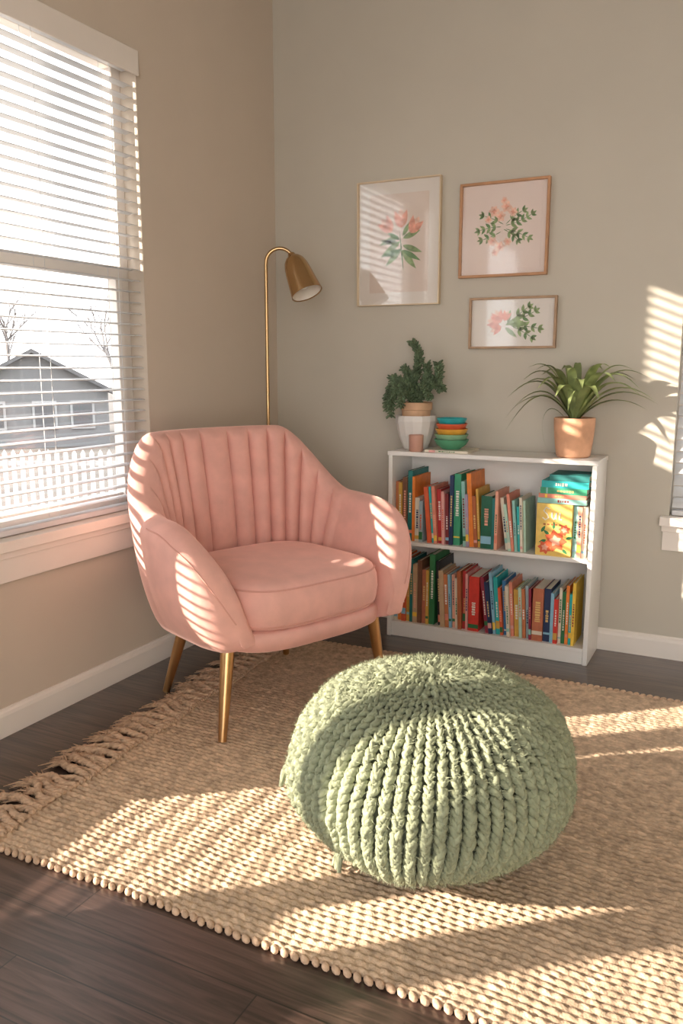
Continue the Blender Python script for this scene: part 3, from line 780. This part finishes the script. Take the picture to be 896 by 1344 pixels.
def leaf2(m, x, z, L, W, ang, y):
    a = rad(ang); c, s = math.cos(a), math.sin(a); pts = []
    for i in range(9): q = i/8; pts.append((q*L, W*.5*math.sin(PI*q**.8)))
    for i in range(7, 0, -1): q = i/8; pts.append((q*L, -W*.5*math.sin(PI*q**.8)))
    m.poly([(x+p*c-w*s, y, z+p*s+w*c) for p, w in pts])
def sprig(m, m2, x, z, L, ang, n, l, w, y, bend=20):
    px_, pz_, a = x, z, ang; st = L/n
    for i in range(n):
        leaf2(m2, px_, pz_, st*1.1, .0035, a, y+.0001)
        px_ += st*math.cos(rad(a)); pz_ += st*math.sin(rad(a)); a += bend/n
        for sg in (-1, 1): leaf2(m if (i+sg) % 3 else m2, px_, pz_, l*(1-.35*i/n), w*(1-.3*i/n), a+sg*(42+6*i % 11), y)
    leaf2(m, px_, pz_, l*.8, w*.8, a, y)
def framed(label, x0, x1, z0, z1, fm, fw, mount, paper, pin, art, dep=.022, asc=.9):
    xc, zc = (x0+x1)/2, (z0+z1)/2; w, h_ = (x1-x0)/2, (z1-z0)/2
    t = thing('framed_print', label, 'picture', (xc, -.001, zc))
    MB().box(-w, w, -dep, 0, h_-fw, h_).box(-w, w, -dep, 0, -h_, -h_+fw).box(-w, -w+fw, -dep, 0, -h_+fw, h_-fw).box(w-fw, w, -dep, 0, -h_+fw, h_-fw).build('frame', fm, t, smooth=False, bevel=.001)
    MB().box(-w+fw, w-fw, -.008, -.001, -h_+fw, h_-fw).build('mount', mount, t, smooth=False)
    MB().box(-w+pin, w-pin, -.0095, -.0082, -h_+pin, h_-pin).build('paper', paper, t, smooth=False)
    for o in art(t): o.scale = (asc, 1, asc)
    MB().box(-w+fw, w-fw, -.0150, -.0142, -h_+fw, h_-fw).build('glass', PGLASS, t, smooth=False)
    return t
def fin(t, A, ma, B, mb_, G, G2_):
    return [B.build('painted_petals', mb_, t, smooth=False), A.build('painted_petals', ma, t, smooth=False), G.build('painted_leaves', PG, t, smooth=False), G2_.build('painted_leaves', PG2, t, smooth=False)]
def tulip(mm, mm2, x, z, s, ang):
    leaf2(mm2, x, z, s*1.0, s*.62, ang, -.0101); leaf2(mm, x, z, s*.98, s*.40, ang+22, -.0103); leaf2(mm, x, z, s*.98, s*.40, ang-22, -.0105)
def art1(t):
    A, B, G, G2_ = MB(), MB(), MB(), MB()
    for x, z, s, a in ((-.034, .050, .080, 130), (.012, .066, .082, 92), (.058, .040, .078, 60)): tulip(A, B, x, z, s, a)
    for x, z, L_, W_, a in ((0, .03, .10, .026, 200), (.01, .01, .12, .026, 215), (.015, -.02, .11, .028, 225), (.02, .02, .09, .026, 20), (.02, -.01, .10, .026, 340), (.015, -.03, .11, .030, 310), (.0, .0, .09, .022, 170), (.02, .03, .07, .020, 60)): leaf2(G, x, z, L_, W_, a, -.0099)
    for x, z, L_, W_, a in ((.01, -.03, .09, .024, 195), (.02, -.03, .10, .022, 330), (.005, .015, .07, .018, 150)): leaf2(G2_, x, z, L_, W_, a, -.0100)
    leaf2(G2_, .025, -.12, .18, .006, 97, -.0098)
    return fin(t, A, PEACH, B, PEACH2, G, G2_)
def rose(m, m2, x, z, s, sd):
    rr = random.Random(sd)
    for k in range(6): a = 60*k+rr.uniform(-15, 15); leaf2(m, x, z, s, s*.75, a, -.0101-.00002*k)
    for k in range(4): a = 90*k+rr.uniform(-20, 20); leaf2(m2, x, z, s*.5, s*.35, a, -.0105-.00002*k)
def art2(t):
    A, B, G, G2_ = MB(), MB(), MB(), MB()
    for i, (x, z, s) in enumerate(((-.045, .078, .026), (.012, .094, .027), (-.015, .055, .025), (.042, .070, .022), (-.05, -.050, .024), (-.015, -.075, .026), (-.035, -.10, .019), (.02, -.055, .020), (-.07, .045, .018), (.0, .122, .017))): rose(A, B, x, z, s, i)
    for x, z, L_, a, n, b in ((-.01, .01, .10, 178, 4, 20), (0, .02, .10, 150, 3, 15), (.01, .015, .12, 10, 5, 22), (.01, 0, .11, -18, 4, -12), (-.01, -.01, .09, 205, 3, -15), (.01, .02, .09, 42, 3, -20), (0, 0, .08, 330, 3, -20)):
        sprig(G, G2_, x, z, L_, a, n, .034, .014, -.0099, b)
    return fin(t, A, PEACH2, B, PEACH, G, G2_)
def art3(t):
    A, B, G, G2_ = MB(), MB(), MB(), MB()
    for x, z, s, a in ((-.055, .0, .062, 110), (-.06, -.005, .058, 160), (-.05, -.015, .053, 205), (-.035, .01, .048, 70)): tulip(A, B, x, z, s, a)
    for x, z, L_, W_, a in ((-.03, -.01, .09, .022, 25), (-.01, -.01, .09, .024, 5), (-.03, -.02, .07, .020, 320), (-.02, .0, .06, .018, 80)): leaf2(G, x, z, L_, W_, a, -.0099)
    for x, z, L_, a, n, b in ((-.01, .0, .12, 18, 4, 14), (-.01, -.01, .13, -4, 4, -8), (.0, -.015, .10, -26, 3, -8), (.0, .01, .09, 42, 3, -10)): sprig(G, G2_, x, z, L_, a, n, .036, .016, -.0098, b)
    return fin(t, A, PEACH3, B, PEACH2, G, G2_)
framed('large portrait print of peach tulips in a thin pale gold frame', .427, .807, 1.405, 1.920, GOLD, .0045, MATW, PAPER1, .055, art1, .026, .95)
framed('pink botanical print of pale roses in a copper wood frame', .890, 1.254, 1.504, 1.873, COPPER, .010, PAPER2, PAPER2, .03, art2)
framed('small landscape tulip print in a brown wood frame', .941, 1.300, 1.218, 1.423, WOOD, .009, PAPER3, PAPER3, .03, art3)

# ------------------------------------------------------------------ light, world, camera
sd = bpy.data.lights.new('sun', 'SUN'); sd.energy = 19; sd.color = (1.0, .87, .73); sd.angle = rad(.65)
so = bpy.data.objects.new('sun', sd); COL.objects.link(so); so.location = (-6, -4, 4)
el = rad(18.2); az = rad(38); d = Vector((math.cos(el)*math.cos(az), math.cos(el)*math.sin(az), -math.sin(el)))
so.rotation_mode = 'QUATERNION'; so.rotation_quaternion = d.to_track_quat('-Z', 'Y')
w = bpy.data.worlds.new('sky'); scene.world = w; w.use_nodes = True
nt = w.node_tree; bg = nt.nodes['Background']
tc = nt.nodes.new('ShaderNodeTexCoord'); sp = nt.nodes.new('ShaderNodeSeparateXYZ'); rp = nt.nodes.new('ShaderNodeValToRGB')
nt.links.new(tc.outputs['Generated'], sp.inputs[0]); nt.links.new(sp.outputs['Z'], rp.inputs['Fac'])
rp.color_ramp.elements[0].position = 0; rp.color_ramp.elements[0].color = (.99, .975, .96, 1)
rp.color_ramp.elements[1].position = .8; rp.color_ramp.elements[1].color = (.88, .94, 1, 1)
nt.links.new(rp.outputs[0], bg.inputs[0]); bg.inputs[1].default_value = 4.7

cam = bpy.data.cameras.new('camera'); co = bpy.data.objects.new('camera', cam); COL.objects.link(co)
co.location = (2.047, -3.381, 1.15); co.rotation_euler = (rad(90-10.1), 0, rad(26.8))
cam.sensor_fit = 'VERTICAL'; cam.sensor_height = 36; cam.sensor_width = 24; cam.lens = 36*1080/1344; cam.clip_start = .05; cam.clip_end = 300
scene.camera = co
scene.view_settings.view_transform = 'Standard'
scene.view_settings.look = 'None'
